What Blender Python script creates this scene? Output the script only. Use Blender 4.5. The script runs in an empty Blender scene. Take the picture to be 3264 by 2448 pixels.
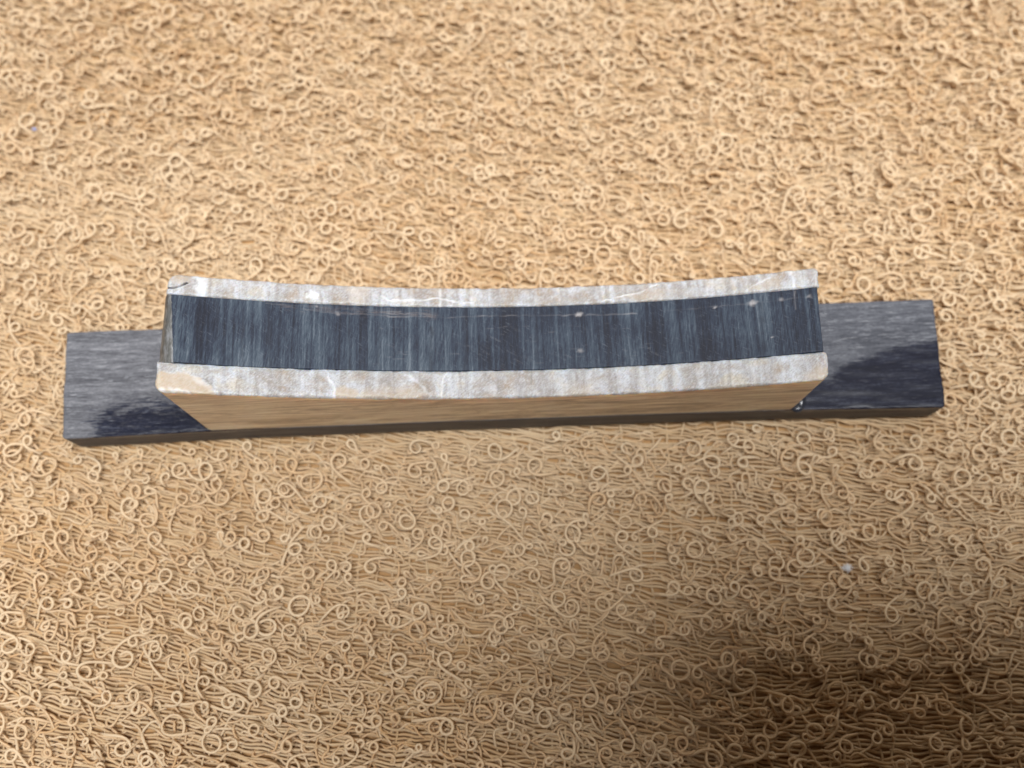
import bpy, math
import numpy as np

S = 0.001                     # everything below is laid out in millimetres, built in metres
rng = np.random.default_rng(7)
scene = bpy.context.scene
col = scene.collection

# ------------------------------------------------------------------ camera
TILT = math.atan(892 / 2962)                       # phone camera leaning away from straight down
FW = np.array([0, math.sin(TILT), -math.cos(TILT)])
CAM = np.array([0.0, -34.026, 117.588])
cam_d = bpy.data.cameras.new('camera')
cam_d.sensor_width = 36
cam_d.lens = 36 * 2962 / 3264
cam_d.clip_start = 0.002
cam_d.clip_end = 20
cam_d.dof.use_dof = True
cam_d.dof.focus_distance = 0.1035
cam_d.dof.aperture_fstop = cam_d.lens / 1.9
cam = bpy.data.objects.new('camera', cam_d)
col.objects.link(cam)
cam.location = CAM * S
cam.rotation_euler = (TILT, 0, 0)
scene.camera = cam

# ------------------------------------------------------------------ room light
world = bpy.data.worlds.new('World')
scene.world = world
world.use_nodes = True
bg = world.node_tree.nodes['Background']
bg.inputs[0].default_value = (1.0, 0.66, 0.40, 1)
bg.inputs[1].default_value = 0.055
key_d = bpy.data.lights.new('ceiling_light', 'AREA')
key_d.shape = 'RECTANGLE'
key_d.size, key_d.size_y = 0.90, 0.46
key_d.energy = 20.5
key_d.color = (0.985, 0.99, 1.0)
key = bpy.data.objects.new('ceiling_light', key_d)
col.objects.link(key)
key.location = (0.13, -0.20, 1.15)
key.rotation_euler = (math.radians(-7), math.radians(1.5), 0)
far_fill_d = bpy.data.lights.new('far_fill_light', 'AREA')  # added fill from the far side, no such source is known
far_fill_d.shape = 'RECTANGLE'
far_fill_d.size, far_fill_d.size_y = 0.50, 0.40
far_fill_d.energy = 0.60
far_fill_d.color = (1.0, 0.93, 0.84)
far_fill = bpy.data.objects.new('far_fill_light', far_fill_d)
col.objects.link(far_fill)
far_fill.location = (0.08, 0.36, 0.30)
far_fill.rotation_euler = (-math.radians(52), 0, -math.radians(10))

scene.view_settings.view_transform = 'Standard'
scene.view_settings.look = 'None'
scene.view_settings.exposure = 0.45
scene.view_settings.gamma = 1.0
scene.view_settings.use_curve_mapping = False
scene.cycles.max_bounces = 8
scene.cycles.diffuse_bounces = 5
scene.cycles.use_denoising = True
scene.cycles.filter_width = 1.6


# ------------------------------------------------------------------ node helpers
class Mat:
    def __init__(self, name):
        self.m = bpy.data.materials.new(name)
        self.m.use_nodes = True
        self.t = self.m.node_tree
        self.b = self.t.nodes['Principled BSDF']
        tc = self.t.nodes.new('ShaderNodeTexCoord')
        self.obj = tc.outputs['Object']

    def n(self, typ, **kw):
        nd = self.t.nodes.new(typ)
        for k, v in kw.items():
            setattr(nd, k, v)
        return nd

    def link(self, a, b):
        self.t.links.new(a, b)

    def coord(self, scale, rot=(0, 0, 0)):
        """object coordinates in millimetres, turned, then scaled"""
        r = self.n('ShaderNodeMapping', vector_type='POINT')
        r.inputs['Rotation'].default_value = rot
        r.inputs['Scale'].default_value = (1000, 1000, 1000)
        self.link(self.obj, r.inputs['Vector'])
        s = self.n('ShaderNodeMapping', vector_type='POINT')
        s.inputs['Scale'].default_value = scale
        self.link(r.outputs[0], s.inputs['Vector'])
        return s.outputs[0]

    def noise(self, vec, scale=1, detail=3, rough=0.55, dist=0.0):
        nd = self.n('ShaderNodeTexNoise')
        nd.inputs['Scale'].default_value = scale
        nd.inputs['Detail'].default_value = detail
        nd.inputs['Roughness'].default_value = rough
        nd.inputs['Distortion'].default_value = dist
        self.link(vec, nd.inputs['Vector'])
        return nd.outputs['Fac']

    def ramp(self, fac, stops, interp='LINEAR'):
        nd = self.n('ShaderNodeValToRGB')
        cr = nd.color_ramp
        cr.interpolation = interp
        while len(cr.elements) < len(stops):
            cr.elements.new(0.5)
        for e, (p, c) in zip(cr.elements, stops):
            e.position = p
            e.color = (c, c, c, 1) if isinstance(c, (int, float)) else (*c, 1)
        self.link(fac, nd.inputs[0])
        return nd.outputs[0]

    def val(self, sock_or_val, inp):
        if isinstance(sock_or_val, bpy.types.NodeSocket):
            self.link(sock_or_val, inp)
        elif isinstance(sock_or_val, (int, float)):
            if inp.type == 'RGBA':
                inp.default_value = (sock_or_val,) * 3 + (1,)
            else:
                inp.default_value = sock_or_val
        else:
            inp.default_value = (*sock_or_val, 1)

    def mix(self, fac, a, b, blend='MIX'):
        nd = self.n('ShaderNodeMix', data_type='RGBA', blend_type=blend)
        self.val(fac, nd.inputs[0])
        self.val(a, nd.inputs[6])
        self.val(b, nd.inputs[7])
        return nd.outputs[2]

    def math(self, op, a, b=0.0, clamp=False):
        nd = self.n('ShaderNodeMath', operation=op, use_clamp=clamp)
        self.val(a, nd.inputs[0])
        self.val(b, nd.inputs[1])
        return nd.outputs[0]

    def attr(self, name):
        nd = self.n('ShaderNodeAttribute', attribute_name=name)
        return nd.outputs['Fac']

    def bump(self, h, strength, dist):
        nd = self.n('ShaderNodeBump')
        nd.inputs['Strength'].default_value = strength
        nd.inputs['Distance'].default_value = dist * S
        self.link(h, nd.inputs['Height'])
        self.link(nd.outputs[0], self.b.inputs['Normal'])

    def set(self, **kw):
        for k, v in kw.items():
            self.val(v, self.b.inputs[k.replace('_', ' ')])
        return self.m


# ------------------------------------------------------------------ materials
def mat_bone(name, seed):
    m = Mat(name)
    o = seed * 13.7
    tilt = (0, 0, -0.037)
    # polished flank: long brown and honey bands of the horn's growth
    g = m.noise(m.coord((0.065, 0.4, 0.50), (0, 0.035, -0.037)), 1.0, 6, 0.70, 1.3)
    g2 = m.noise(m.coord((0.10, 1.2, 1.7), (0, 0.06, -0.037)), 1.0, 3, 0.6, 0.4)
    side = m.ramp(g, [(0.36, (0.36, 0.265, 0.18)), (0.46, (0.67, 0.53, 0.37)), (0.53, (0.85, 0.71, 0.51)), (0.62, (0.92, 0.82, 0.65))])
    mott = m.noise(m.coord((0.5, 0.5, 1.1), (0, 0.3, 0)), 1.0, 5, 0.7, 0.6)
    side = m.mix(m.ramp(mott, [(0.48, 0.0), (0.66, 0.38)]), side, (0.88, 0.76, 0.58))
    side = m.mix(m.ramp(mott, [(0.30, 0.35), (0.44, 0.0)]), side, (0.36, 0.25, 0.16))
    side = m.mix(m.ramp(g2, [(0.42, 0.0), (0.66, 0.45)]), side, (0.48, 0.35, 0.23))
    # sanded top: scratch haze and a painted bluish-white sheen over tan and grey horn
    big = m.noise(m.coord((0.30, 0.22, 0.3), (0, 0, 0.3 + o)), 1.0, 5, 0.62, 0.5)
    band = m.noise(m.coord((0.85, 0.10, 0.3), tilt), 1.0 + 0.1 * seed, 4, 0.65, 0.3)
    fine = m.noise(m.coord((2.2, 6.5, 3), (0, 0, -0.75)), 1.0, 4, 0.7)
    grain = m.noise(m.coord((7, 7, 7)), 1.0, 2, 0.7)
    top = m.ramp(big, [(0.36, (0.31, 0.25, 0.195)), (0.45, (0.375, 0.36, 0.35)), (0.53, (0.46, 0.48, 0.515)), (0.64, (0.48, 0.445, 0.385))])
    top = m.mix(m.ramp(band, [(0.38, 0.80), (0.55, 0.0)]), top, (0.265, 0.245, 0.23))
    top = m.mix(m.ramp(band, [(0.56, 0.0), (0.72, 0.42)]), top, (0.58, 0.61, 0.655))
    top = m.mix(m.ramp(fine, [(0.50, 0.0), (0.68, 0.55)]), top, (0.60, 0.625, 0.665))
    top = m.mix(m.ramp(fine, [(0.32, 0.7), (0.46, 0.0)]), top, (0.22, 0.20, 0.20))
    top = m.mix(m.ramp(grain, [(0.34, 0.5), (0.47, 0.0)]), top, (0.20, 0.18, 0.17))
    top = m.mix(m.math('MULTIPLY', m.attr('tan'), 0.85), top, m.mix(m.ramp(fine, [(0.4, 0.0), (0.7, 0.4)]), (0.45, 0.36, 0.26), (0.58, 0.53, 0.46)))
    top = m.mix(m.math('MULTIPLY', m.attr('white'), 0.75), top, (0.68, 0.70, 0.73))
    c = m.mix(m.attr('topmask'), side, top)
    c = m.mix(m.attr('dark'), c, (0.055, 0.05, 0.055))
    m.bump(m.math('ADD', m.math('MULTIPLY', fine, 0.6), m.math('MULTIPLY', big, 1.5)), 0.35, 0.05)
    m.set(Base_Color=c, Roughness=m.mix(m.attr('topmask'), 0.36, 0.50), Subsurface_Weight=0.65, Subsurface_Scale=0.003)
    m.b.inputs['Subsurface Radius'].default_value = (1.0, 0.6, 0.3)
    return m.m


def mat_core():
    m = Mat('dark_horn_core')
    tilt = (0, 0, -0.037)
    band = m.noise(m.coord((0.62, 0.012, 0.02), tilt), 1.0, 6, 0.72)
    streak = m.noise(m.coord((3.4, 0.10, 0.1), tilt), 1.0, 5, 0.75, 0.1)
    hair = m.noise(m.coord((9.0, 0.8, 0.5), (0, 0, 0.16)), 1.0, 4, 0.75)
    scr = m.noise(m.coord((0.9, 13.0, 1), (0, 0, 0.55)), 1.0, 3, 0.7)
    big = m.noise(m.coord((0.07, 0.1, 0.1)), 1.0, 2)
    v = m.math('ADD', m.math('MULTIPLY', band, 0.46), m.math('ADD', m.math('MULTIPLY', streak, 0.42), m.math('MULTIPLY', hair, 0.34)))
    v = m.math('ADD', v, m.math('MULTIPLY', m.math('SUBTRACT', big, 0.5), 0.30))
    c = m.ramp(v, [(0.50, (0.003, 0.005, 0.014)), (0.58, (0.014, 0.022, 0.042)), (0.66, (0.044, 0.063, 0.088)), (0.79, (0.14, 0.168, 0.20))])
    c = m.mix(m.ramp(scr, [(0.60, 0.0), (0.78, 0.5)]), c, (0.23, 0.26, 0.30))
    c = m.mix(m.math('MULTIPLY', m.attr('white'), 0.6), c, (0.45, 0.43, 0.43))
    tn = m.noise(m.coord((0.5, 4.5, 1), tilt), 1.0, 4, 0.7, 0.4)
    c = m.mix(m.math('MULTIPLY', m.attr('tan'), m.ramp(tn, [(0.46, 0.0), (0.62, 0.5)])), c, (0.17, 0.135, 0.125))
    c = m.mix(m.math('MULTIPLY', m.attr('dark'), 0.85), c, (0.010, 0.012, 0.022))
    m.bump(m.math('ADD', hair, m.math('MULTIPLY', scr, 0.6)), 0.25, 0.04)
    return m.set(Base_Color=c, Roughness=m.ramp(v, [(0.4, 0.42), (0.7, 0.62)]), Specular_IOR_Level=0.28)


def mat_facet():
    m = Mat('worn_horn_end')
    g = m.noise(m.coord((1.6, 0.35, 0.4), (0, 0, -0.037)), 1.0, 4, 0.65, 0.5)
    f = m.noise(m.coord((6, 2.5, 3)), 1.0, 3, 0.7)
    c = m.ramp(g, [(0.35, (0.060, 0.063, 0.064)), (0.5, (0.112, 0.112, 0.105)), (0.65, (0.22, 0.225, 0.235))])
    c = m.mix(m.ramp(f, [(0.55, 0.0), (0.75, 0.5)]), c, (0.33, 0.34, 0.36))
    m.bump(f, 0.2, 0.05)
    return m.set(Base_Color=c, Roughness=0.42)


def mat_bar():
    m = Mat('black_horn_bar')
    tilt = (0, 0, -0.037)
    # worn, dry sanded haze on the face; 'dark' attr = darker, smoother patches
    flow = m.noise(m.coord((0.055, 0.95, 0.9), (0, 0, -0.02)), 1.0, 4, 0.65, 0.9)
    dash = m.noise(m.coord((0.42, 5.0, 3), tilt), 1.0, 4, 0.72, 0.25)
    spark = m.noise(m.coord((0.55, 6.5, 3), (0, 0, -0.09)), 1.0, 2, 0.6, 0.2)
    fine = m.noise(m.coord((2.6, 9.0, 9)), 1.0, 3, 0.7)
    top = m.attr('topmask')
    d = m.attr('dark')
    v = m.math('ADD', m.math('MULTIPLY', flow, 0.30), m.math('ADD', m.math('MULTIPLY', dash, 0.45), m.math('MULTIPLY', fine, 0.32)))
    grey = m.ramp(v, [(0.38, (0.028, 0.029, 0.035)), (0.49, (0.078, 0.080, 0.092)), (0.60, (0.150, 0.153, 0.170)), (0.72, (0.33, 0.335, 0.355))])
    # the grey turns darker towards the right end
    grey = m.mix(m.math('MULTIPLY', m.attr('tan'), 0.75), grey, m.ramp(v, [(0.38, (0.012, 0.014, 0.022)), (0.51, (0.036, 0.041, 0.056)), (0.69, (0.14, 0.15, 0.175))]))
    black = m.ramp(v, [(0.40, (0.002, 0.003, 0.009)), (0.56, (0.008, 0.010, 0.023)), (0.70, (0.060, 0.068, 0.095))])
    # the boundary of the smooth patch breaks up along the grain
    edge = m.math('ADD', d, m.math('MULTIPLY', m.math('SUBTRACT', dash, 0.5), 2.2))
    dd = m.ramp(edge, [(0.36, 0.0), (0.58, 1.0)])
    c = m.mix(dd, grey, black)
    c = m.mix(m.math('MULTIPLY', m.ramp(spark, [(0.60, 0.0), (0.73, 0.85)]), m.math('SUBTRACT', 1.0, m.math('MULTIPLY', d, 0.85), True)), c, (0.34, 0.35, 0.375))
    sn = m.noise(m.coord((0.10, 1, 1.1)), 1.0, 4, 0.65, 0.4)
    sv = m.noise(m.coord((2.6, 1, 0.12)), 1.0, 4, 0.7)
    side = m.ramp(sn, [(0.35, (0.055, 0.052, 0.053)), (0.6, (0.115, 0.110, 0.110))])
    side = m.mix(m.ramp(sv, [(0.55, 0.0), (0.75, 0.4)]), side, (0.16, 0.13, 0.115))
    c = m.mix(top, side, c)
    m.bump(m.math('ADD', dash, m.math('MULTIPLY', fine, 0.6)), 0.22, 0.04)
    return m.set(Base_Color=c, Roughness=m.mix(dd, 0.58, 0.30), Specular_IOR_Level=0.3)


def mat_yarn(name, base, dark):
    m = Mat(name)
    t = m.attr('tint')
    big = m.noise(m.coord((0.022, 0.026, 0.02)), 1.0, 3, 0.55)
    c = m.mix(t, dark, base)
    c = m.mix(m.ramp(big, [(0.38, 0.0), (0.66, 0.35)]), c, (0.92, 0.80, 0.60))
    fuzz = m.noise(m.coord((5, 5, 5)), 1.0, 3, 0.7)
    c = m.mix(m.ramp(fuzz, [(0.35, 0.25), (0.5, 0.0)]), c, tuple(0.6 * k for k in dark))
    m.bump(fuzz, 0.5, 0.10)
    m.set(Base_Color=c, Roughness=0.95, Specular_IOR_Level=0.1, Sheen_Weight=0.15, Sheen_Roughness=0.5)
    # cotton lets part of the light through
    out = m.t.nodes['Material Output']
    tr = m.n('ShaderNodeBsdfTranslucent')
    m.link(c, tr.inputs[0])
    mx = m.n('ShaderNodeMixShader')
    mx.inputs[0].default_value = 0.36
    m.link(m.b.outputs[0], mx.inputs[1])
    m.link(tr.outputs[0], mx.inputs[2])
    m.link(mx.outputs[0], out.inputs[0])
    return m.m


def mat_plain(name, color, rough, **kw):
    m = Mat(name)
    n = m.noise(m.coord((3, 3, 3)), 1.0, 3)
    c = m.mix(m.ramp(n, [(0.35, 0.0), (0.7, 0.3)]), color, tuple(k * 0.6 for k in color))
    return m.set(Base_Color=c, Roughness=rough, **kw)


BONE_F = mat_bone('pale_horn_front', 1)
BONE_R = mat_bone('pale_horn_rear', 2)
CORE = mat_core()
FACET = mat_facet()
BAR = mat_bar()
PILE = mat_yarn('towel_pile_yarn', (0.90, 0.745, 0.525), (0.78, 0.525, 0.265))
GROUND = mat_yarn('towel_ground_yarn', (0.81, 0.63, 0.395), (0.68, 0.45, 0.22))  # ground and backing: warm shade of the gaps put into the colour
BACK = mat_plain('towel_backing', (0.42, 0.25, 0.11), 0.95)
GLUE = mat_plain('dried_glue', (0.030, 0.034, 0.045), 0.12, Specular_IOR_Level=0.6)


# ------------------------------------------------------------------ mesh helpers
def link_mesh(name, V, F, mat, parent=None, attrs=None, smooth=True):
    """V in millimetres, F an (n,4) or (n,3) array or list of faces"""
    V = np.asarray(V, np.float32) * S
    me = bpy.data.meshes.new(name)
    if isinstance(F, np.ndarray):
        nf, k = F.shape
        me.vertices.add(len(V))
        me.vertices.foreach_set('co', V.ravel())
        me.loops.add(nf * k)
        me.loops.foreach_set('vertex_index', F.astype(np.int32).ravel())
        me.polygons.add(nf)
        me.polygons.foreach_set('loop_start', np.arange(0, nf * k, k, dtype=np.int32))
        me.polygons.foreach_set('loop_total', np.full(nf, k, np.int32))
        me.update(calc_edges=True)
    else:
        me.from_pydata(V.tolist(), [], F)
    me.polygons.foreach_set('use_smooth', np.full(len(me.polygons), smooth))
    for a, d in (attrs or {}).items():
        at = me.attributes.new(a, 'FLOAT', 'POINT')
        at.data.foreach_set('value', np.asarray(d, np.float32))
    me.validate()
    me.materials.append(mat)
    ob = bpy.data.objects.new(name, me)
    col.objects.link(ob)
    ob.parent = parent
    return ob


def empty(name, label, cat):
    e = bpy.data.objects.new(name, None)
    e.empty_display_size = 0.01
    col.objects.link(e)
    e['label'] = label
    e['category'] = cat
    return e


def vnoise(x, y, seed=0):
    """smooth value noise on arrays, -1..1"""
    xi, yi = np.floor(x).astype(np.int64), np.floor(y).astype(np.int64)
    fx, fy = x - xi, y - yi
    fx, fy = fx * fx * (3 - 2 * fx), fy * fy * (3 - 2 * fy)

    def h(a, b):
        n = (a * 374761393 + b * 668265263 + seed * 974711) & 0x7fffffff
        n = ((n ^ (n >> 13)) * 1274126177) & 0x7fffffff
        return ((n ^ (n >> 16)) & 0xffff) / 32767.5 - 1
    return (h(xi, yi) * (1 - fx) + h(xi + 1, yi) * fx) * (1 - fy) + (h(xi, yi + 1) * (1 - fx) + h(xi + 1, yi + 1) * fx) * fy


def seg_dist(X, Y, pts):
    d = np.full(X.shape, 1e9)
    for (x0, y0), (x1, y1) in zip(pts[:-1], pts[1:]):
        dx, dy = x1 - x0, y1 - y0
        t = np.clip(((X - x0) * dx + (Y - y0) * dy) / (dx * dx + dy * dy + 1e-9), 0, 1)
        d = np.minimum(d, np.hypot(X - x0 - t * dx, Y - y0 - t * dy))
    return d


def in_poly(X, Y, pts):
    r = np.zeros(X.shape, bool)
    n = len(pts)
    for i in range(n):
        x0, y0 = pts[i]
        x1, y1 = pts[(i + 1) % n]
        c = ((y0 > Y) != (y1 > Y)) & (X < (x1 - x0) * (Y - y0) / (y1 - y0 + 1e-12) + x0)
        r ^= c
    return r


def sm(a, b, x):
    t = np.clip((x - a) / (b - a), 0, 1)
    return t * t * (3 - 2 * t)


BAR_TOP = 4.6


def front_y(x):               # front face of the laminated block in plan
    return -7.46e-05 * x * x + 3.6957e-02 * x - 4.5615


def top_z(x):                 # hollow of the block's top: an arc of about 125 mm radius
    return 3.98936e-03 * x * x - 5.01766e-02 * x + 12.2573 + 2.0


def graded(n, a, b, fine):
    """n positions from a to b with extra ones close to both ends for the worn edge"""
    e = np.array([0, 0.04, 0.10, 0.18, 0.30]) * fine
    return np.concatenate([a + e, np.linspace(a + fine * 0.5, b - fine * 0.5, n), (b - e)[::-1]])


def slab(name, mat, parent, plan, U, Vv, ztop, zbot, attrs_fn=None, edge=0.22, rows=5, corner=0.0, corners=(1, 1, 1, 1), ends=None):
    """A worn-edged slab. plan(u, v) -> x, y (mm); ztop(x, v) -> z; U, Vv grids.
    corner: plan radius of the vertical edges (front-left, front-right, rear-left, rear-right)."""
    ug, vg = np.meshgrid(U, Vv)
    u0, u1, v0, v1 = U[0], U[-1], Vv[0], Vv[-1]
    uu, vv = ug.copy(), vg.copy()
    if corner:
        # round the vertical edges: pull rows inwards near the corners
        for ci, (cu, cv) in enumerate([(u0, v0), (u1, v0), (u0, v1), (u1, v1)]):
            r = corner * corners[ci]
            if r <= 0:
                continue
            dv = np.clip(r - np.abs(vg - cv), 0, r)
            inset = r - np.sqrt(np.maximum(r * r - dv * dv, 0))
            wgt = np.clip(1 - np.abs(ug - cu) / (4 * r), 0, 1)
            uu += np.sign((u0 + u1) / 2 - cu) * inset * wgt
    # distance to the outline for the worn edge
    nu, nv = len(U), len(Vv)
    lft, rgt = uu[:, :1], uu[:, -1:]
    de = np.minimum(np.minimum(uu - lft, rgt - uu), np.minimum(vv - v0, v1 - vv))
    nick = 1 + 0.6 * vnoise(uu * 0.9 + 31, vv * 0.9 + 7, 3) + 0.4 * vnoise(uu * 3.1, vv * 3.1 + 9, 5)
    er = edge * np.clip(nick, 0.25, 2)
    tt = np.clip(1 - de / er, 0, 1)
    X, Y = plan(uu, vv)
    Z = ztop(uu, vv) - er * (1 - np.sqrt(np.maximum(1 - tt * tt, 0)))
    attrs = {'topmask': np.ones(X.shape), 'white': np.zeros(X.shape), 'tan': np.zeros(X.shape), 'dark': np.zeros(X.shape)}
    if attrs_fn:
        Z = Z + attrs_fn(uu, vv, de, attrs)
    V = [np.stack([X, Y, Z], -1).reshape(-1, 3)]
    idx = np.arange(nu * nv).reshape(nv, nu)
    F = [np.stack([idx[:-1, :-1], idx[:-1, 1:], idx[1:, 1:], idx[1:, :-1]], -1).reshape(-1, 4)]
    A = {k: [a.ravel()] for k, a in attrs.items()}
    # walls
    ring = np.concatenate([idx[0, :-1], idx[:-1, -1], idx[-1, :0:-1], idx[:0:-1, 0]])
    P = V[0][ring]
    base = nu * nv
    L = len(ring)
    for r in range(rows + 1):
        f = r / rows
        Q = P.copy()
        Q[:, 2] = P[:, 2] * (1 - f) + zbot * f
        V.append(Q)
        for k in A:
            A[k].append(A[k][0][ring] * (1.0 if k == 'dark' and r == 0 else 0.0))
        if r:
            i0 = base + (r - 1) * L + np.arange(L)
            i1 = base + r * L + np.arange(L)
            F.append(np.stack([i1, np.roll(i1, -1), np.roll(i0, -1), i0], -1))
    V = np.concatenate(V)
    cidx = len(V)
    ob = link_mesh(name, V, np.concatenate(F), mat, parent, {k: np.concatenate(a) for k, a in A.items()})
    return ob


# ================================================================== TOWEL
towel = empty('towel', 'tan terry cloth towel with curled yarn loops, spread under the black bar', 'towel')
X0, X1, Y0, Y1 = -92.0, 92.0, -60.0, 77.0


SKX = np.linspace(-130, 130, 521)
SKY = np.cumsum(-0.20 + 0.16 * sm(0, 50, SKX)) * 0.5
SKY -= np.interp(0, SKX, SKY)


def skew(x, y):
    """the weave drifts and ripples: sideways shift (in y) of a weft row"""
    fall = np.interp(x, SKX, SKY)
    rip = 1.5 * vnoise(x / 31 + 5, y / 27 + 3, 11) + 0.5 * vnoise(x / 11, y / 12, 12)
    wave = 1.6 * np.exp(-(((x - 42) / 4.5) ** 2 + ((y + 31) / 6) ** 2))
    return fall + rip + wave


def clump(x, y):
    return 0.7 * vnoise(x / 5.2 + 0.5 * vnoise(x / 9, y / 9, 25), y / 4.0, 22) + 0.45 * vnoise(x / 2.9, y / 2.5, 23)


def relief(x, y):
    tuft = sm(35, -45, x - 0.25 * y)
    return 0.30 * vnoise(x / 17 + 2, y / 15 + 8, 21) + (0.14 + 0.42 * tuft) * clump(x, y) - 0.28


def tubes(P, R, sides, tint):
    """P (n, k, 3) centre lines, R (n, k) radii -> verts, quads, tint per vertex (no caps: ends are buried)"""
    n, k, _ = P.shape
    T = np.gradient(P, axis=1)
    T /= np.linalg.norm(T, axis=2, keepdims=True) + 1e-9
    up = np.zeros_like(T)
    up[..., 2] = 1
    B = np.cross(T, up)
    ln = np.linalg.norm(B, axis=2, keepdims=True)
    B = np.where(ln > 0.05, B / (ln + 1e-9), np.array([1.0, 0, 0]))
    N = np.cross(B, T)
    a = np.arange(sides) / sides * 2 * np.pi
    off = B[:, :, None, :] * np.cos(a)[None, None, :, None] + N[:, :, None, :] * np.sin(a)[None, None, :, None]
    V = P[:, :, None, :] + off * R[:, :, None, None]
    idx = np.arange(n * k * sides).reshape(n, k, sides)
    a0, a1 = idx[:, :-1, :], idx[:, 1:, :]
    F = np.stack([a0, np.roll(a0, -1, 2), np.roll(a1, -1, 2), a1], -1).reshape(-1, 4)
    tv = np.broadcast_to(tint[:, None, None], (n, k, sides)).reshape(-1)
    return V.reshape(-1, 3), F, tv


def join(parts):
    V, F, T, o = [], [], [], 0
    for v, f, t in parts:
        V.append(v); F.append(f + o); T.append(t); o += len(v)
    return np.concatenate(V), np.concatenate(F), np.concatenate(T)


# backing cloth
bx = np.linspace(X0 - 14, X1 + 14, 60)
by = np.linspace(Y0 - 10, Y1 + 10, 50)
gx, gy = np.meshgrid(bx, by)
gz = relief(gx, gy) - 1.25
gi = np.arange(gx.size).reshape(gx.shape)
gf = np.stack([gi[:-1, :-1], gi[:-1, 1:], gi[1:, 1:], gi[1:, :-1]], -1).reshape(-1, 4)
link_mesh('backing', np.stack([gx, gy, gz], -1).reshape(-1, 3), gf, BACK, towel)

# weft rows: pairs of soft yarns bowing between the warp ties
parts = []
sp = 0.48
rows_y = np.arange(Y0 - 26, Y1 + 26, sp)
xs = np.arange(X0, X1, 0.70)
TIE = 2.05
for i, y0 in enumerate(rows_y):
    yy = np.full(xs.shape, y0) + rng.normal(0, 0.06)
    ph = (i % 2) * 0.5 + 0.12 * vnoise(xs / 9, yy / 3, 31)
    und = np.cos(2 * np.pi * (xs / (2 * TIE) + ph + 0.5 * vnoise(xs / 7, yy / 2.2, 35)))
    y = yy + skew(xs, yy) + 0.10 * und * (1 if i % 2 else -1) + 0.32 * vnoise(xs / 2.0, yy * 1.0, 32)
    z = -0.62 + 0.17 * und + 0.26 * vnoise(xs / 1.9 + 40, yy * 2.0, 33) + relief(xs, y)
    keep = (y > Y0 - 2) & (y < Y1 + 2)
    if keep.sum() < 8:
        continue
    # keep only the stretch inside the cloth
    k0, k1 = np.argmax(keep), len(keep) - np.argmax(keep[::-1])
    P = np.stack([xs, y, z], -1)[k0:k1][None]
    R = (0.176 + 0.035 * vnoise(xs * 1.3, yy * 7, 34))[k0:k1][None]
    parts.append(tubes(P, R, 4, np.array([rng.uniform(0.2, 1.0)])))
V, F, T = join(parts)
weft = link_mesh('weft_yarn', V, F, GROUND, towel, {'tint': T})
weft['kind'] = 'stuff'
# warp ties
parts = []
ys = np.arange(Y0, Y1, 0.70)
for j, x0 in enumerate(np.arange(X0, X1, TIE)):
    und = np.cos(2 * np.pi * (ys / (2 * sp)) + j * np.pi)
    x = x0 + 0.55 * vnoise(ys / 3.0, np.full(ys.shape, j * 1.7), 41) + 0.04 * ys
    z = -0.74 + 0.17 * und + 0.30 * vnoise(ys / 2.5, np.full(ys.shape, j * 2.3), 42) + relief(x, ys)
    P = np.stack([x, ys, z], -1)[None]
    parts.append(tubes(P, np.full((1, len(ys)), 0.15), 4, np.array([rng.uniform(0.3, 0.9)])))
V, F, T = join(parts)
warp = link_mesh('warp_yarn', V, F, GROUND, towel, {'tint': T})
warp['kind'] = 'stuff'

# pile
BARP = [(-57.6, 7.0), (-56.1, -7.15), (54.6, -3.06), (54.9, 11.6)]


def heading_path(kappa, h0, step):
    """kappa (n,k-1) turning per step, h0 (n,), step (n,1) -> xy (n,k,2) centred"""
    h = h0[:, None] + np.cumsum(kappa, 1) - kappa / 2
    d = np.stack([np.cos(h), np.sin(h)], -1) * step[:, :, None]
    p = np.concatenate([np.zeros((len(h0), 1, 2)), np.cumsum(d, 1)], 1)
    return p - p.mean(1, keepdims=True)


def local_dir(x, y):
    e = 0.5
    return np.arctan2(skew(x + e, y) - skew(x - e, y), 2 * e)


def place(xy, z, rad, cx, cy, sides):
    P = np.concatenate([xy + np.stack([cx, cy], -1)[:, None, :], z[:, :, None]], -1)
    P[..., 2] += relief(P[..., 0], P[..., 1])
    d = seg_dist(P[..., 0], P[..., 1], BARP + BARP[:1])
    ins = in_poly(P[..., 0], P[..., 1], BARP)
    ok = ~((ins | (d < 0.28)).any(1))
    # loops that would stand in the bar are the ones it has pressed flat beneath it
    return P[ok], rad[ok]


def scatter(cell, jit=0.5, dens=None):
    gx = np.arange(X0 + 2, X1 - 2, cell)
    gy = np.arange(Y0 + 2, Y1 - 2, cell)
    a, b = np.meshgrid(gx, gy)
    a = a + (np.arange(len(gy)) % 2)[:, None] * cell / 2
    a, b = a.ravel(), b.ravel()
    a = a + rng.uniform(-jit, jit, a.shape) * cell
    b = b + rng.uniform(-jit, jit, b.shape) * cell
    if dens is not None:
        k = rng.uniform(0, 1, a.shape) < dens(a, b)
        a, b = a[k], b[k]
    return a, b


def lush(x, y):        # the pile stands thicker on the far and left side, thin near right
    return np.clip(0.88 + 0.22 * sm(-35, 35, y + 0.1 * x) - 0.20 * sm(-20, 40, x) * sm(20, -30, y) + 0.20 * vnoise(x / 13, y / 11, 51) + 0.30 * clump(x, y), 0.10, 1)


loops = []    # (P, R) of rings and teardrops
K = 21
s = np.linspace(0, 1, K)
sm_ = (s[:-1] + s[1:]) / 2
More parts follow.
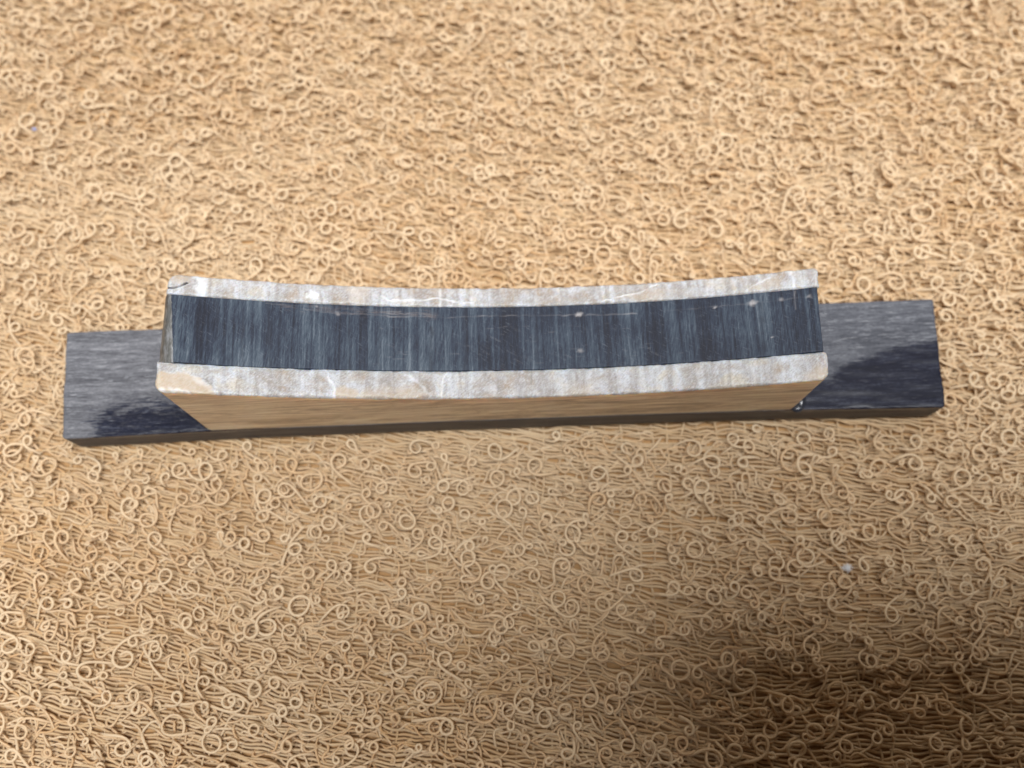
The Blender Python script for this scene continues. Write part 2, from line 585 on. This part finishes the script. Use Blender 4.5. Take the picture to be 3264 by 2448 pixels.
# rings
cx, cy = scatter(3.05, 0.55, lambda x, y: 0.45 + 0.5 * lush(x, y))
n = len(cx)
r = rng.uniform(0.46, 1.20, n)
turn = rng.uniform(1.78, 2.18, n) * np.pi * rng.choice([-1, 1], n)
mid = rng.uniform(0.40, 0.62, n)
wd = rng.uniform(0.26, 0.36, n)
shape = np.exp(-(np.abs((sm_[None] - mid[:, None]) / wd[:, None]) ** 4))
shape *= 1 + 0.35 * np.sin(2 * np.pi * (sm_[None] * rng.uniform(0.6, 1.6, n)[:, None] + rng.uniform(0, 1, n)[:, None]))
kap = shape / shape.sum(1, keepdims=True) * turn[:, None]
L = np.abs(turn) * r * rng.uniform(1.25, 1.55, n)
h0 = local_dir(cx, cy) + rng.choice([0, np.pi], n) - (turn - np.sign(turn) * 2 * np.pi) / 2 + rng.normal(0, 0.55, n)
xy = heading_path(kap, h0, (L / (K - 1))[:, None])
h = rng.uniform(0.55, 1.30, n)
z = -0.55 + (h[:, None] + 0.5) * np.sin(np.pi * s)[None] ** 0.55 + rng.uniform(-0.45, 0.45, n)[:, None] * (s - 0.5)[None] * 1.6
# tip the ring so that it does not lie dead level
lean = rng.uniform(0, 2 * np.pi, n)
tip = rng.uniform(0, 0.55, n)
z += tip[:, None] * (xy[..., 0] * np.cos(lean)[:, None] + xy[..., 1] * np.sin(lean)[:, None]) * np.sin(np.pi * s)[None]
R = rng.uniform(0.14, 0.19, n)[:, None] * (1 + 0.10 * rng.normal(0, 1, (n, K)))
loops.append(place(xy, z, R, cx, cy, 6))
# teardrops: two legs from one foot, standing or laid over
cx, cy = scatter(3.8, 0.55, lambda x, y: 0.3 + 0.6 * lush(x, y))
n = len(cx)
turn = rng.uniform(1.15, 1.65, n) * np.pi * rng.choice([-1, 1], n)
shape = np.exp(-(np.abs((sm_[None] - 0.5) / rng.uniform(0.16, 0.26, n)[:, None]) ** 3)) + 0.04
kap = shape / shape.sum(1, keepdims=True) * turn[:, None] + rng.normal(0, 0.07, (n, K - 1))
L = rng.uniform(2.6, 4.8, n)
h0 = rng.uniform(0, 2 * np.pi, n)
xy = heading_path(kap, h0, (L / (K - 1))[:, None])
z = -0.6 + (rng.uniform(0.50, 1.45, n)[:, None] + 0.55) * np.sin(np.pi * s)[None] ** 0.7 + rng.uniform(-0.4, 0.4, n)[:, None] * (s - 0.5)[None]
R = rng.uniform(0.135, 0.18, n)[:, None] * (1 + 0.10 * rng.normal(0, 1, (n, K)))
loops.append(place(xy, z, R, cx, cy, 6))
LP = np.concatenate([a for a, b in loops])
LR = np.concatenate([b for a, b in loops])

# lying strands that wander along the weave
K2 = 10
s2 = np.linspace(0, 1, K2)
flat = []
for cell, zlift, sig in ((1.85, 0.0, 0.22), (2.05, 0.12, 0.30), (2.6, 0.28, 0.40)):
    cx, cy = scatter(cell, 0.6, lambda x, y: 0.95 * lush(x, y) ** 1.3)
    n = len(cx)
    kap = np.cumsum(rng.normal(0, 0.10, (n, K2 - 1)), 1) * 0.55 + rng.normal(0, sig, (n, 1)) * np.sin(np.linspace(0, 2 * np.pi, K2 - 1))[None] + rng.normal(0, sig * 0.5, (n, 1))
    L = rng.uniform(1.7, 4.0, n)
    h0 = local_dir(cx, cy) + rng.normal(0, 0.52, n) - kap.sum(1) / 2
    xy = heading_path(kap, h0, (L / (K2 - 1))[:, None])
    z = -0.70 + (zlift + rng.uniform(0.15, 0.65, n)[:, None]) * np.sin(np.pi * s2)[None] ** 0.6
    R = rng.uniform(0.125, 0.17, n)[:, None] * (1 + 0.08 * rng.normal(0, 1, (n, K2)))
    flat.append(place(xy, z, R, cx, cy, 5))
FP = np.concatenate([a for a, b in flat])
FR = np.concatenate([b for a, b in flat])
V, F, T = tubes(FP, FR, 4, rng.beta(1.8, 1.6, len(FP)))
o = link_mesh('lying_pile_yarn', V, F, PILE, towel, {'tint': T})
o['kind'] = 'stuff'

# the 300 loops that show largest are separate parts, the rest one mass
C0 = LP.mean(1)
ext = LP[..., 0].max(1) - LP[..., 0].min(1) + LP[..., 1].max(1) - LP[..., 1].min(1)
rel = C0 - CAM
dep = rel @ FW
px = 2962 * rel[:, 0] / dep
py = 2962 * (rel @ np.array([0, math.cos(TILT), math.sin(TILT)])) / dep
inview = (np.abs(px) < 1600) & (np.abs(py) < 1190)
score = np.where(inview, ext / dep * (0.6 + 0.4 * np.clip(LP[..., 2].max(1), 0, 1.2)), -1)
order = np.argsort(-score)
tint = rng.beta(3.5, 1.0, len(LP))
for q in order[:300]:
    V, F, T = tubes(LP[q:q + 1], LR[q:q + 1], 6, tint[q:q + 1])
    link_mesh('yarn_loop', V, F, PILE, towel, {'tint': T})
rest = order[300:]
V, F, T = tubes(LP[rest], LR[rest], 6, tint[rest])
o = link_mesh('pile_loops', V, F, PILE, towel, {'tint': T})
o['kind'] = 'stuff'

# stray cotton fibres standing off the yarns
pool = np.concatenate([LP[:, 1:-1].reshape(-1, 3), FP[:, 1:-1].reshape(-1, 3)])
near = (pool[:, 1] > Y0 + 8) & (pool[:, 1] < Y1 - 8) & (np.abs(pool[:, 0]) < X1 - 8)
pool = pool[near]
NF = 42000
b0 = pool[rng.integers(0, len(pool), NF)] + rng.normal(0, 0.05, (NF, 3))
dv = rng.normal(0, 1, (NF, 3)) * np.array([1, 1, 0.6])
dv /= np.linalg.norm(dv, axis=1, keepdims=True)
b0 = b0 + dv * 0.12
ln = rng.uniform(0.25, 0.75, (NF, 1))
p1 = b0 + dv * ln * 0.5 + rng.normal(0, 0.05, (NF, 3))
p2 = p1 + dv * ln * 0.5 + rng.normal(0, 0.12, (NF, 3))
clear = ~(in_poly(p2[:, 0], p2[:, 1], BARP) | in_poly(p1[:, 0], p1[:, 1], BARP))
b0, p1, p2, dv = b0[clear], p1[clear], p2[clear], dv[clear]
wv = np.cross(dv, rng.normal(0, 1, dv.shape))
wv *= 0.020 / (np.linalg.norm(wv, axis=1, keepdims=True) + 1e-6)
V = np.stack([b0 - wv, b0 + wv, p1 + wv, p1 - wv, p2 + wv * 0.5, p2 - wv * 0.5], 1).reshape(-1, 3)
i6 = np.arange(len(b0)) * 6
F = np.concatenate([np.stack([i6, i6 + 1, i6 + 2, i6 + 3], -1), np.stack([i6 + 3, i6 + 2, i6 + 4, i6 + 5], -1)])
o = link_mesh('stray_fibres', V, F, PILE, towel, {'tint': np.full(len(V), 0.9)})
o['kind'] = 'stuff'

# ================================================================== LAMINATED BLANK
blank = empty('laminated_blank', 'black horn bar carrying a hollow topped block of pale, black and pale layers', 'laminated blank')

# ---- base bar
LR_, LF_, RF_, RR_ = (np.array(p) for p in ((-57.62, 6.98), (-56.15, -7.12), (54.66, -3.02), (54.95, 11.62)))


def bar_plan(u, v):
    """u -1..1 along, v 0..1 from front to rear"""
    a = (u + 1) / 2
    xf = LF_[0] * (1 - a) + RF_[0] * a
    yf = front_y(xf) - 0.04 - 0.24 * sm(30, 56, np.abs(xf))
    xr = LR_[0] * (1 - a) + RR_[0] * a
    yr = LR_[1] * (1 - a) + RR_[1] * a
    endw = 0.10 * vnoise(v * 9, u * 0 + 3, 61) * np.abs(u) ** 30
    return xf * (1 - v) + xr * v + endw, yf * (1 - v) + yr * v


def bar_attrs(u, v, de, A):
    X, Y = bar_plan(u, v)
    # dark, smoother patches, left in front of the block and right of it
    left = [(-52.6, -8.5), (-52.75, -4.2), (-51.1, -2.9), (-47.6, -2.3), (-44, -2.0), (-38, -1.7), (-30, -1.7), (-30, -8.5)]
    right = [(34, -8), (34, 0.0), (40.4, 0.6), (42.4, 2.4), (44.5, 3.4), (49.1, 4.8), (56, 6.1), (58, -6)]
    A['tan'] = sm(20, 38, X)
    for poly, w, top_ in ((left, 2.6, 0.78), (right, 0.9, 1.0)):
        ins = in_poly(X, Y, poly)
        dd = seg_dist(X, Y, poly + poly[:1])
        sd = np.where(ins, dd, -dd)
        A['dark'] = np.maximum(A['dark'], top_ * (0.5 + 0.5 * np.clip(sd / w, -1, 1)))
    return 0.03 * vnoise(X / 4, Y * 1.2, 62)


U = np.concatenate([[-1, -0.9992, -0.998, -0.996], np.linspace(-0.993, 0.993, 360), [0.996, 0.998, 0.9992, 1]])
Vv = np.concatenate([[0, 0.004, 0.010, 0.018], np.linspace(0.03, 0.97, 84), [0.982, 0.99, 0.996, 1]])


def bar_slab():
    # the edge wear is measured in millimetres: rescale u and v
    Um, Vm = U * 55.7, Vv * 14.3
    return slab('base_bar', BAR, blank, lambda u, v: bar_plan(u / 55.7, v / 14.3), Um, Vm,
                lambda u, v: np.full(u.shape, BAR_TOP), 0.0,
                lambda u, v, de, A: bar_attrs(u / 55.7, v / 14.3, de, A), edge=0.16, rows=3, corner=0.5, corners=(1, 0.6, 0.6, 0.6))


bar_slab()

# ---- the three layers of the block
XL, XR = -38.0, 35.7


def layer_plan(u, v):
    return u, front_y(u) + v


def line(A, key, X, Y, pts, w, amp=1.0, rag=0.25):
    d = seg_dist(X + rag * 0.5 * vnoise(X * 2.1, Y * 2.1, 71), Y + rag * 0.5 * vnoise(X * 2.3 + 9, Y * 2.3, 72), pts)
    g = amp * np.clip(1.25 - d / w, 0, 1) * np.clip(0.72 + 0.5 * vnoise(X * 1.4 + 17, Y * 1.4, 70), 0.2, 1)
    A[key] = np.maximum(A[key], g)
    return g


def blob(A, key, X, Y, poly, soft=0.25, amp=1.0):
    Xr = X + 0.35 * vnoise(X * 1.3, Y * 1.3, 73) + 0.15 * vnoise(X * 4, Y * 4, 74)
    Yr = Y + 0.30 * vnoise(X * 1.3 + 5, Y * 1.3, 75) + 0.12 * vnoise(X * 4 + 3, Y * 4, 76)
    ins = in_poly(Xr, Yr, poly)
    d = seg_dist(Xr, Yr, poly + poly[:1])
    g = amp * np.clip(0.5 + np.where(ins, d, -d) / soft, 0, 1)
    A[key] = np.maximum(A[key], g)
    return g


def front_attrs(u, v, de, A):
    dz = -0.03 * blob(A, 'tan', u, v, [(-39, -0.3), (-39, 2.1), (-35.3, 2.2), (-33.0, 0.9), (-32.3, -0.3)], 0.3)
    blob(A, 'tan', u, v, [(-20.0, 1.35), (-17.6, 1.25), (-17.4, -0.3), (-20.1, -0.3)], 0.3, 0.8)
    blob(A, 'tan', u, v, [(-17, 1.2), (-13, 1.7), (-11.4, 1.6), (-9.9, -0.2), (-17, -0.2)], 0.9, 0.55)
    blob(A, 'tan', u, v, [(6, 0.6), (9, 1.7), (10, -0.2), (5, -0.2)], 1.2, 0.4)
    blob(A, 'tan', u, v, [(34.2, 1.5), (36, 1.5), (36, -0.3), (33, -0.3)], 0.8, 0.6)
    blob(A, 'white', u, v, [(-38.2, 0.35), (-35.2, 0.28), (-34.8, 0.02), (-38.2, -0.1)], 0.25, 0.8)
    dz += 0.05 * line(A, 'white', u, v, [(-34.6, 1.75), (-32.3, 0.11)], 0.30, 0.55)
    dz -= 0.05 * line(A, 'dark', u, v, [(-33.7, 1.8), (-31.9, 0.13)], 0.07, 0.45)
    dz += 0.06 * line(A, 'white', u, v, [(-21.1, 3.3), (-20.6, 2.07), (-20.0, 1.34), (-20.1, -0.1)], 0.16, 0.9)
    dz += 0.04 * line(A, 'white', u, v, [(-12.4, 3.0), (-11.2, 2.2), (-10.3, 1.46), (-9.3, 0.2)], 0.20, 0.65)
    dz += 0.05 * line(A, 'white', u, v, [(-7.4, 3.3), (-8.1, 2.3), (-8.05, -0.1)], 0.12, 0.95)
    line(A, 'white', u, v, [(-38, 3.25), (36, 3.3)], 0.07, 0.7, 0.1)
    for x in (-31.7, -26, -13.6, -3, 2.2, 15.4, 24, 29.5):
        line(A, 'dark', u, v, [(x, 3.3), (x + 0.15, 1.2 + 0.9 * math.sin(x))], 0.10, 0.30)
    return dz + 0.05 * vnoise(u * 0.8, v * 1.2, 77)


def rear_attrs(u, v, de, A):
    dz = -0.22 * line(A, 'dark', u, v, [(-38.6, 11.95), (-37.4, 12.15), (-36.9, 12.4), (-36.4, 12.75)], 0.12, 1.8, 0.12)
    A['dark'] = np.clip(A['dark'], 0, 1)
    blob(A, 'white', u, v, [(-35.7, 14.2), (-34.6, 14.2), (-34.4, 11.2), (-35.4, 11.2)], 0.4, 0.75)
    blob(A, 'white', u, v, [(-23.3, 12.9), (-22.6, 12.6), (-22.8, 11.8), (-23.6, 12.0)], 0.3, 0.9)
    dz += 0.05 * line(A, 'white', u, v, [(-15.4, 12.5), (-14.3, 12.0), (-11.2, 12.1), (-8.8, 12.4), (-6.8, 12.0), (-4.5, 11.8)], 0.13, 0.95)
    line(A, 'white', u, v, [(-8.55, 13.8), (-8.45, 11.2)], 0.16, 0.8)
    line(A, 'white', u, v, [(-4.8, 13.8), (-4.6, 11.2)], 0.30, 0.7)
    dz += 0.07 * line(A, 'white', u, v, [(10.6, 11.5), (12.5, 12.1), (15.3, 12.5), (16.4, 13.0), (17.3, 13.5)], 0.11, 0.95)
    blob(A, 'tan', u, v, [(12.5, 12.0), (15.3, 12.3), (17, 13.2), (19, 12.4), (17.5, 11.3)], 0.7, 0.45)
    line(A, 'white', u, v, [(32.8, 13.7), (32.95, 11.1)], 0.17, 1.0, 0.08)
    dz += 0.05 * line(A, 'white', u, v, [(27.4, 11.5), (29.1, 12.6), (30.4, 13.1)], 0.12, 0.6)
    blob(A, 'tan', u, v, [(27.8, 11.7), (29.3, 12.6), (31.5, 13.0), (31.6, 11.6)], 0.6, 0.5)
    blob(A, 'tan', u, v, [(-19, 13.8), (-16.5, 13.8), (-17.4, 11.4), (-19.2, 11.6)], 0.8, 0.5)
    blob(A, 'tan', u, v, [(-38.6, 13.9), (-36, 13.9), (-36.2, 12.9), (-38.6, 12.9)], 0.6, 0.45)
    return dz + 0.05 * vnoise(u * 0.8 + 50, v * 1.2, 78)


def core_attrs(u, v, de, A):
    dz = np.zeros(u.shape)
    for pts, a in (([(-24.2, 10.5), (-20.4, 10.2), (-15.8, 10.17), (-13.7, 9.95), (-11.1, 10.1), (-7.9, 9.95), (-1.2, 10.16), (8.1, 10.0), (14.8, 9.8)], 0.55),
                   ([(-17.6, 10.8), (-14, 10.35), (-11.1, 10.4), (-8.5, 10.2)], 0.5),
                   ([(-28, 11.0), (-24, 10.9), (-20, 10.75), (-13, 10.6)], 0.3),
                   ([(18, 9.9), (24, 10.0), (29, 10.1), (35, 10.15)], 0.28)):
        brk = np.clip(0.5 + 1.2 * vnoise(u * 0.7, v * 0 + 4, 79), 0, 1)
        g = line(A, 'white', u, v, pts, 0.075, a, 0.18)
        A['white'] = np.where(g > 0, A['white'] * (0.25 + 0.75 * brk), A['white'])
        dz -= 0.04 * g
    blob(A, 'tan', u, v, [(-26, 10.9), (-18, 10.9), (-9, 10.8), (-9, 10.0), (-20, 10.1), (-26, 10.6)], 0.6, 0.9)
    for x, y, r_, a in ((7.95, 10.06, 0.30, 1.0), (28.25, 10.09, 0.34, 1.0), (23.9, 9.95, 0.14, 0.8), (-20.2, 10.13, 0.22, 0.7),
                        (31.4, 10.14, 0.22, 0.6), (34.5, 10.16, 0.20, 0.5), (8.04, 5.5, 0.24, 0.55), (30.0, 5.7, 0.10, 0.9), (-22.5, 10.9, 0.15, 0.6)):
        d = np.hypot((u - x) * 0.65, v - y) + 0.12 * vnoise(u * 5, v * 5, 80)
        g = np.clip(1.3 - d / r_, 0, 1)
        A['white'] = np.maximum(A['white'], a * g)  # glints on the small dings, painted white into the colour
        dz -= 0.08 * g
    for pts, w, a in (([(10.9, 11.1), (11.0, 7.6), (11.55, 6.2), (11.2, 3.4)], 0.13, 0.85), ([(-19.0, 11.1), (-18.5, 3.4)], 0.17, 0.8),
                      ([(21.6, 10.5), (21.7, 3.4)], 0.14, 0.65), ([(-9.45, 8.6), (-9.35, 3.4)], 0.22, 0.8), ([(31.5, 10.0), (31.4, 4.0)], 0.13, 0.7),
                      ([(-27.8, 11.2), (-27.1, 3.5)], 0.22, 0.7), ([(-30.5, 11.3), (-29.9, 3.5)], 0.12, 0.6), ([(-33.2, 11.3), (-32.6, 3.5)], 0.10, 0.6),
                      ([(-5.6, 11), (-5.4, 3.5)], 0.3, 0.6), ([(2.8, 11), (2.9, 4.0)], 0.22, 0.5), ([(-15.5, 9.2), (-15.3, 3.6)], 0.12, 0.6), ([(29.2, 9.8), (29.0, 3.6)], 0.3, 0.55)):
        line(A, 'dark', u, v, pts, w, a, 0.3)
    line(A, 'white', u, v, [(32.94, 11.1), (32.9, 8.8)], 0.10, 0.5, 0.1)
    # hatch of stray sanding strokes
    rr = np.random.default_rng(5)
    for _ in range(70):
        x = rr.uniform(-16, 20); y = rr.uniform(3.8, 9.0); l = rr.uniform(0.4, 1.7)
        a_ = rr.choice([0.0, -0.04, -0.5], p=[0.35, 0.3, 0.35]) + rr.normal(0, 0.05)
        line(A, 'white', u, v, [(x, y), (x + l * math.cos(a_), y + l * math.sin(a_))], 0.04, rr.uniform(0.08, 0.26), 0.05)
    return dz


def core_plan(u, v):
    w = np.clip(1 - (u + 37.8) / 6, 0, 1)
    x = u + w * 1.05 * (1 - (v - 3.37) / 7.9)
    return x, front_y(x) + v


def layer(name, mat, v0, v1, fn, nv, corners, xl=XL, xr=XR, edge=0.32, lift=0.0, cr=1.0, plan=layer_plan):
    Um = graded(520, xl, xr, 1.2)
    Vm = graded(nv, v0, v1, 0.5)
    return slab(name, mat, blank, plan, Um, Vm, lambda u, v: top_z(u) + lift, BAR_TOP + 0.003, fn, edge=edge, rows=8, corner=cr, corners=corners)


layer('front_layer', BONE_F, 0.0, 3.36, front_attrs, 36, (1.0, 1.1, 0.0, 0.55), xl=-38.45, xr=35.85)['label'] = 'pale tan horn layer with white sanded top'
layer('rear_layer', BONE_R, 11.28, 13.72, rear_attrs, 28, (0.0, 0.0, 1.3, 0.6), xl=-38.35, xr=35.75)
layer('core', CORE, 3.363, 11.277, core_attrs, 70, (0, 0, 0, 0), xl=-37.8, xr=35.45, edge=0.10, lift=-0.03, plan=core_plan)['label'] = 'blue black horn core with sanding streaks'

# worn sloping end of the core, left
nv, nu = 40, 12
vv = np.linspace(3.366, 11.274, nv)
V, idx = [], np.arange(nv * (nu + 4)).reshape(nv, nu + 4)
for v in vv:
    t = (v - 3.37) / 7.9
    xi = -36.75 - 1.0 * t + 0.12 * float(vnoise(np.array(v * 1.7), np.array(2.0), 81))
    xo = -39.0 + 0.05 * t
    zi = top_z(xi) + 0.015
    for k in range(nu):
        a = k / (nu - 1)
        x = xi * (1 - a) + xo * a
        V.append((x, front_y(x) + v, zi + (-0.1 * a - 1.5 * a ** 2.4) + 0.05 * float(vnoise(np.array(x * 3), np.array(v * 1.3), 82))))
    z0 = V[-1][2]
    for k in range(1, 5):
        x = xo + 0.05 * k
        V.append((x, front_y(x) + v, z0 * (1 - k / 4) + (BAR_TOP + 0.01) * (k / 4)))
F = np.stack([idx[:-1, :-1], idx[:-1, 1:], idx[1:, 1:], idx[1:, :-1]], -1).reshape(-1, 4)[:, ::-1]
V = np.array(V)
# close the wedge towards the core (front, rear and inner side)
ob = link_mesh('worn_end', V, F, FACET, blank)
ob['label'] = 'grey worn slope at the left end of the core'
sol = ob.modifiers.new('thickness', 'SOLIDIFY')
sol.thickness = 0.0003
sol.offset = -1


def bead(name, pts, width, height):
    """a bead of squeezed-out glue following the foot of the block"""
    n, m_ = 18, 10
    pts = np.array(pts, float)
    seg = np.linspace(0, len(pts) - 1, n)
    P = np.stack([np.interp(seg, np.arange(len(pts)), pts[:, i]) for i in (0, 1)], -1)
    T = np.gradient(P, axis=0)
    T /= np.linalg.norm(T, axis=1, keepdims=True)
    N = np.stack([-T[:, 1], T[:, 0]], -1)
    V = []
    for i in range(n):
        e = math.sqrt(max(0.0, 1 - abs(2 * i / (n - 1) - 1) ** 3)) * (1 + 0.08 * math.sin(i * 0.9))
        for k in range(m_):
            a = math.pi * k / (m_ - 1)
            q = P[i] + N[i] * width * e * math.cos(a)
            V.append((q[0], q[1], BAR_TOP - 0.05 + height * e * math.sin(a)))
    idx = np.arange(n * m_).reshape(n, m_)
    F = np.stack([idx[:-1, :-1], idx[:-1, 1:], idx[1:, 1:], idx[1:, :-1]], -1).reshape(-1, 4)
    return link_mesh(name, V, F, GLUE, blank)


bead('glue_bead', [(-38.3, -5.95), (-38.3, -4.2), (-38.35, -2.0)], 0.55, 0.40)
bead('glue_bead', [(35.2, -3.35), (36.2, -3.2), (36.5, -2.2), (36.35, -0.6), (36.2, 2.0)], 0.60, 0.55)

# ================================================================== LINT
def lint(name, x, y, z, size, mat, label):
    rr = np.random.default_rng(int(abs(x) * 10))
    parts = []
    for _ in range(34):
        k = 8
        h = np.cumsum(rr.normal(0, 0.5, (1, k - 1)), 1)
        p = heading_path(rr.normal(0, 0.45, (1, k - 1)), rr.normal(-0.45, 0.7, 1), np.full((1, 1), size / 9))
        zz = z + rr.uniform(0, 0.25) + 0.1 * np.sin(np.linspace(0, 3, k))
        P = np.concatenate([p + np.array([x + rr.normal(0, size * 0.15), y + rr.normal(0, size * 0.1)]), np.broadcast_to(zz, (1, k))[..., None]], -1)
        parts.append(tubes(P, np.full((1, k), size * 0.018), 5, np.ones(1)))
    V, F, T = join(parts)
    o = link_mesh(name, V, F, mat)
    o['label'] = label
    o['category'] = 'lint'


lint('lint_tuft', 41.6, -22.6, 0.40, 1.3, mat_plain('white_lint', (0.80, 0.82, 0.85), 0.9), 'white tuft of lint caught in the towel loops at lower right')
lint('lint_fleck', -68.3, 39.2, 0.7, 0.6, mat_plain('blue_lint', (0.25, 0.42, 0.85), 0.9), 'tiny blue fleck of lint on the towel near the left edge')

# ================================================================== PHONE that takes the picture (its body throws the corner shadow)
phone = empty('smartphone', 'black phone held over the near right corner of the towel', 'phone')
PW, PH, PT = 124.0, 59.0, 8.0


def rounded(w, h, r, n=8):
    pts = []
    for cx_, cy_, a0 in ((w / 2 - r, h / 2 - r, 0), (-w / 2 + r, h / 2 - r, 90), (-w / 2 + r, -h / 2 + r, 180), (w / 2 - r, -h / 2 + r, 270)):
        for k in range(n + 1):
            a = math.radians(a0 + 90 * k / n)
            pts.append((cx_ + r * math.cos(a), cy_ + r * math.sin(a)))
    return pts


def prism(name, outline, z0, z1, mat, parent, ch=0.6):
    n = len(outline)
    o_ = np.array(outline)
    c = o_ * (1 - 2 * ch / np.ptp(o_, axis=0)[None])
    rings = [(c, z0), (o_, z0 + ch), (o_, z1 - ch), (c, z1)]
    V = [(*p, z) for ring, z in rings for p in ring]
    F = [list(range(n))[::-1], list(range(3 * n, 4 * n))]
    for r_ in range(3):
        F += [[r_ * n + i, r_ * n + (i + 1) % n, (r_ + 1) * n + (i + 1) % n, (r_ + 1) * n + i] for i in range(n)]
    return link_mesh(name, V, F, mat, parent, smooth=False)


PB = mat_plain('phone_shell', (0.03, 0.03, 0.035), 0.45)
PG = mat_plain('phone_glass', (0.01, 0.01, 0.012), 0.08)
prism('body', rounded(PW, PH, 9), 0, PT, PB, phone)
prism('screen', rounded(92, 52, 1), PT + 0.02, PT + 0.3, PG, phone, 0.1)
prism('lens', [(-PW / 2 + 9 + 3.2 * math.cos(a), PH / 2 - 9 + 3.2 * math.sin(a)) for a in np.linspace(0, 2 * np.pi, 25)[:-1]], -0.5, -0.02, PG, phone, 0.1)
# the camera looks out of the upper left corner of the back; the body sits a little behind the lens
org = CAM - FW * 9 + np.array([1, 0, 0]) * (PW / 2 - 9) - np.array([0, math.cos(TILT), math.sin(TILT)]) * (PH / 2 - 9)
phone.location = org * S
phone.rotation_euler = (TILT, 0, 0)
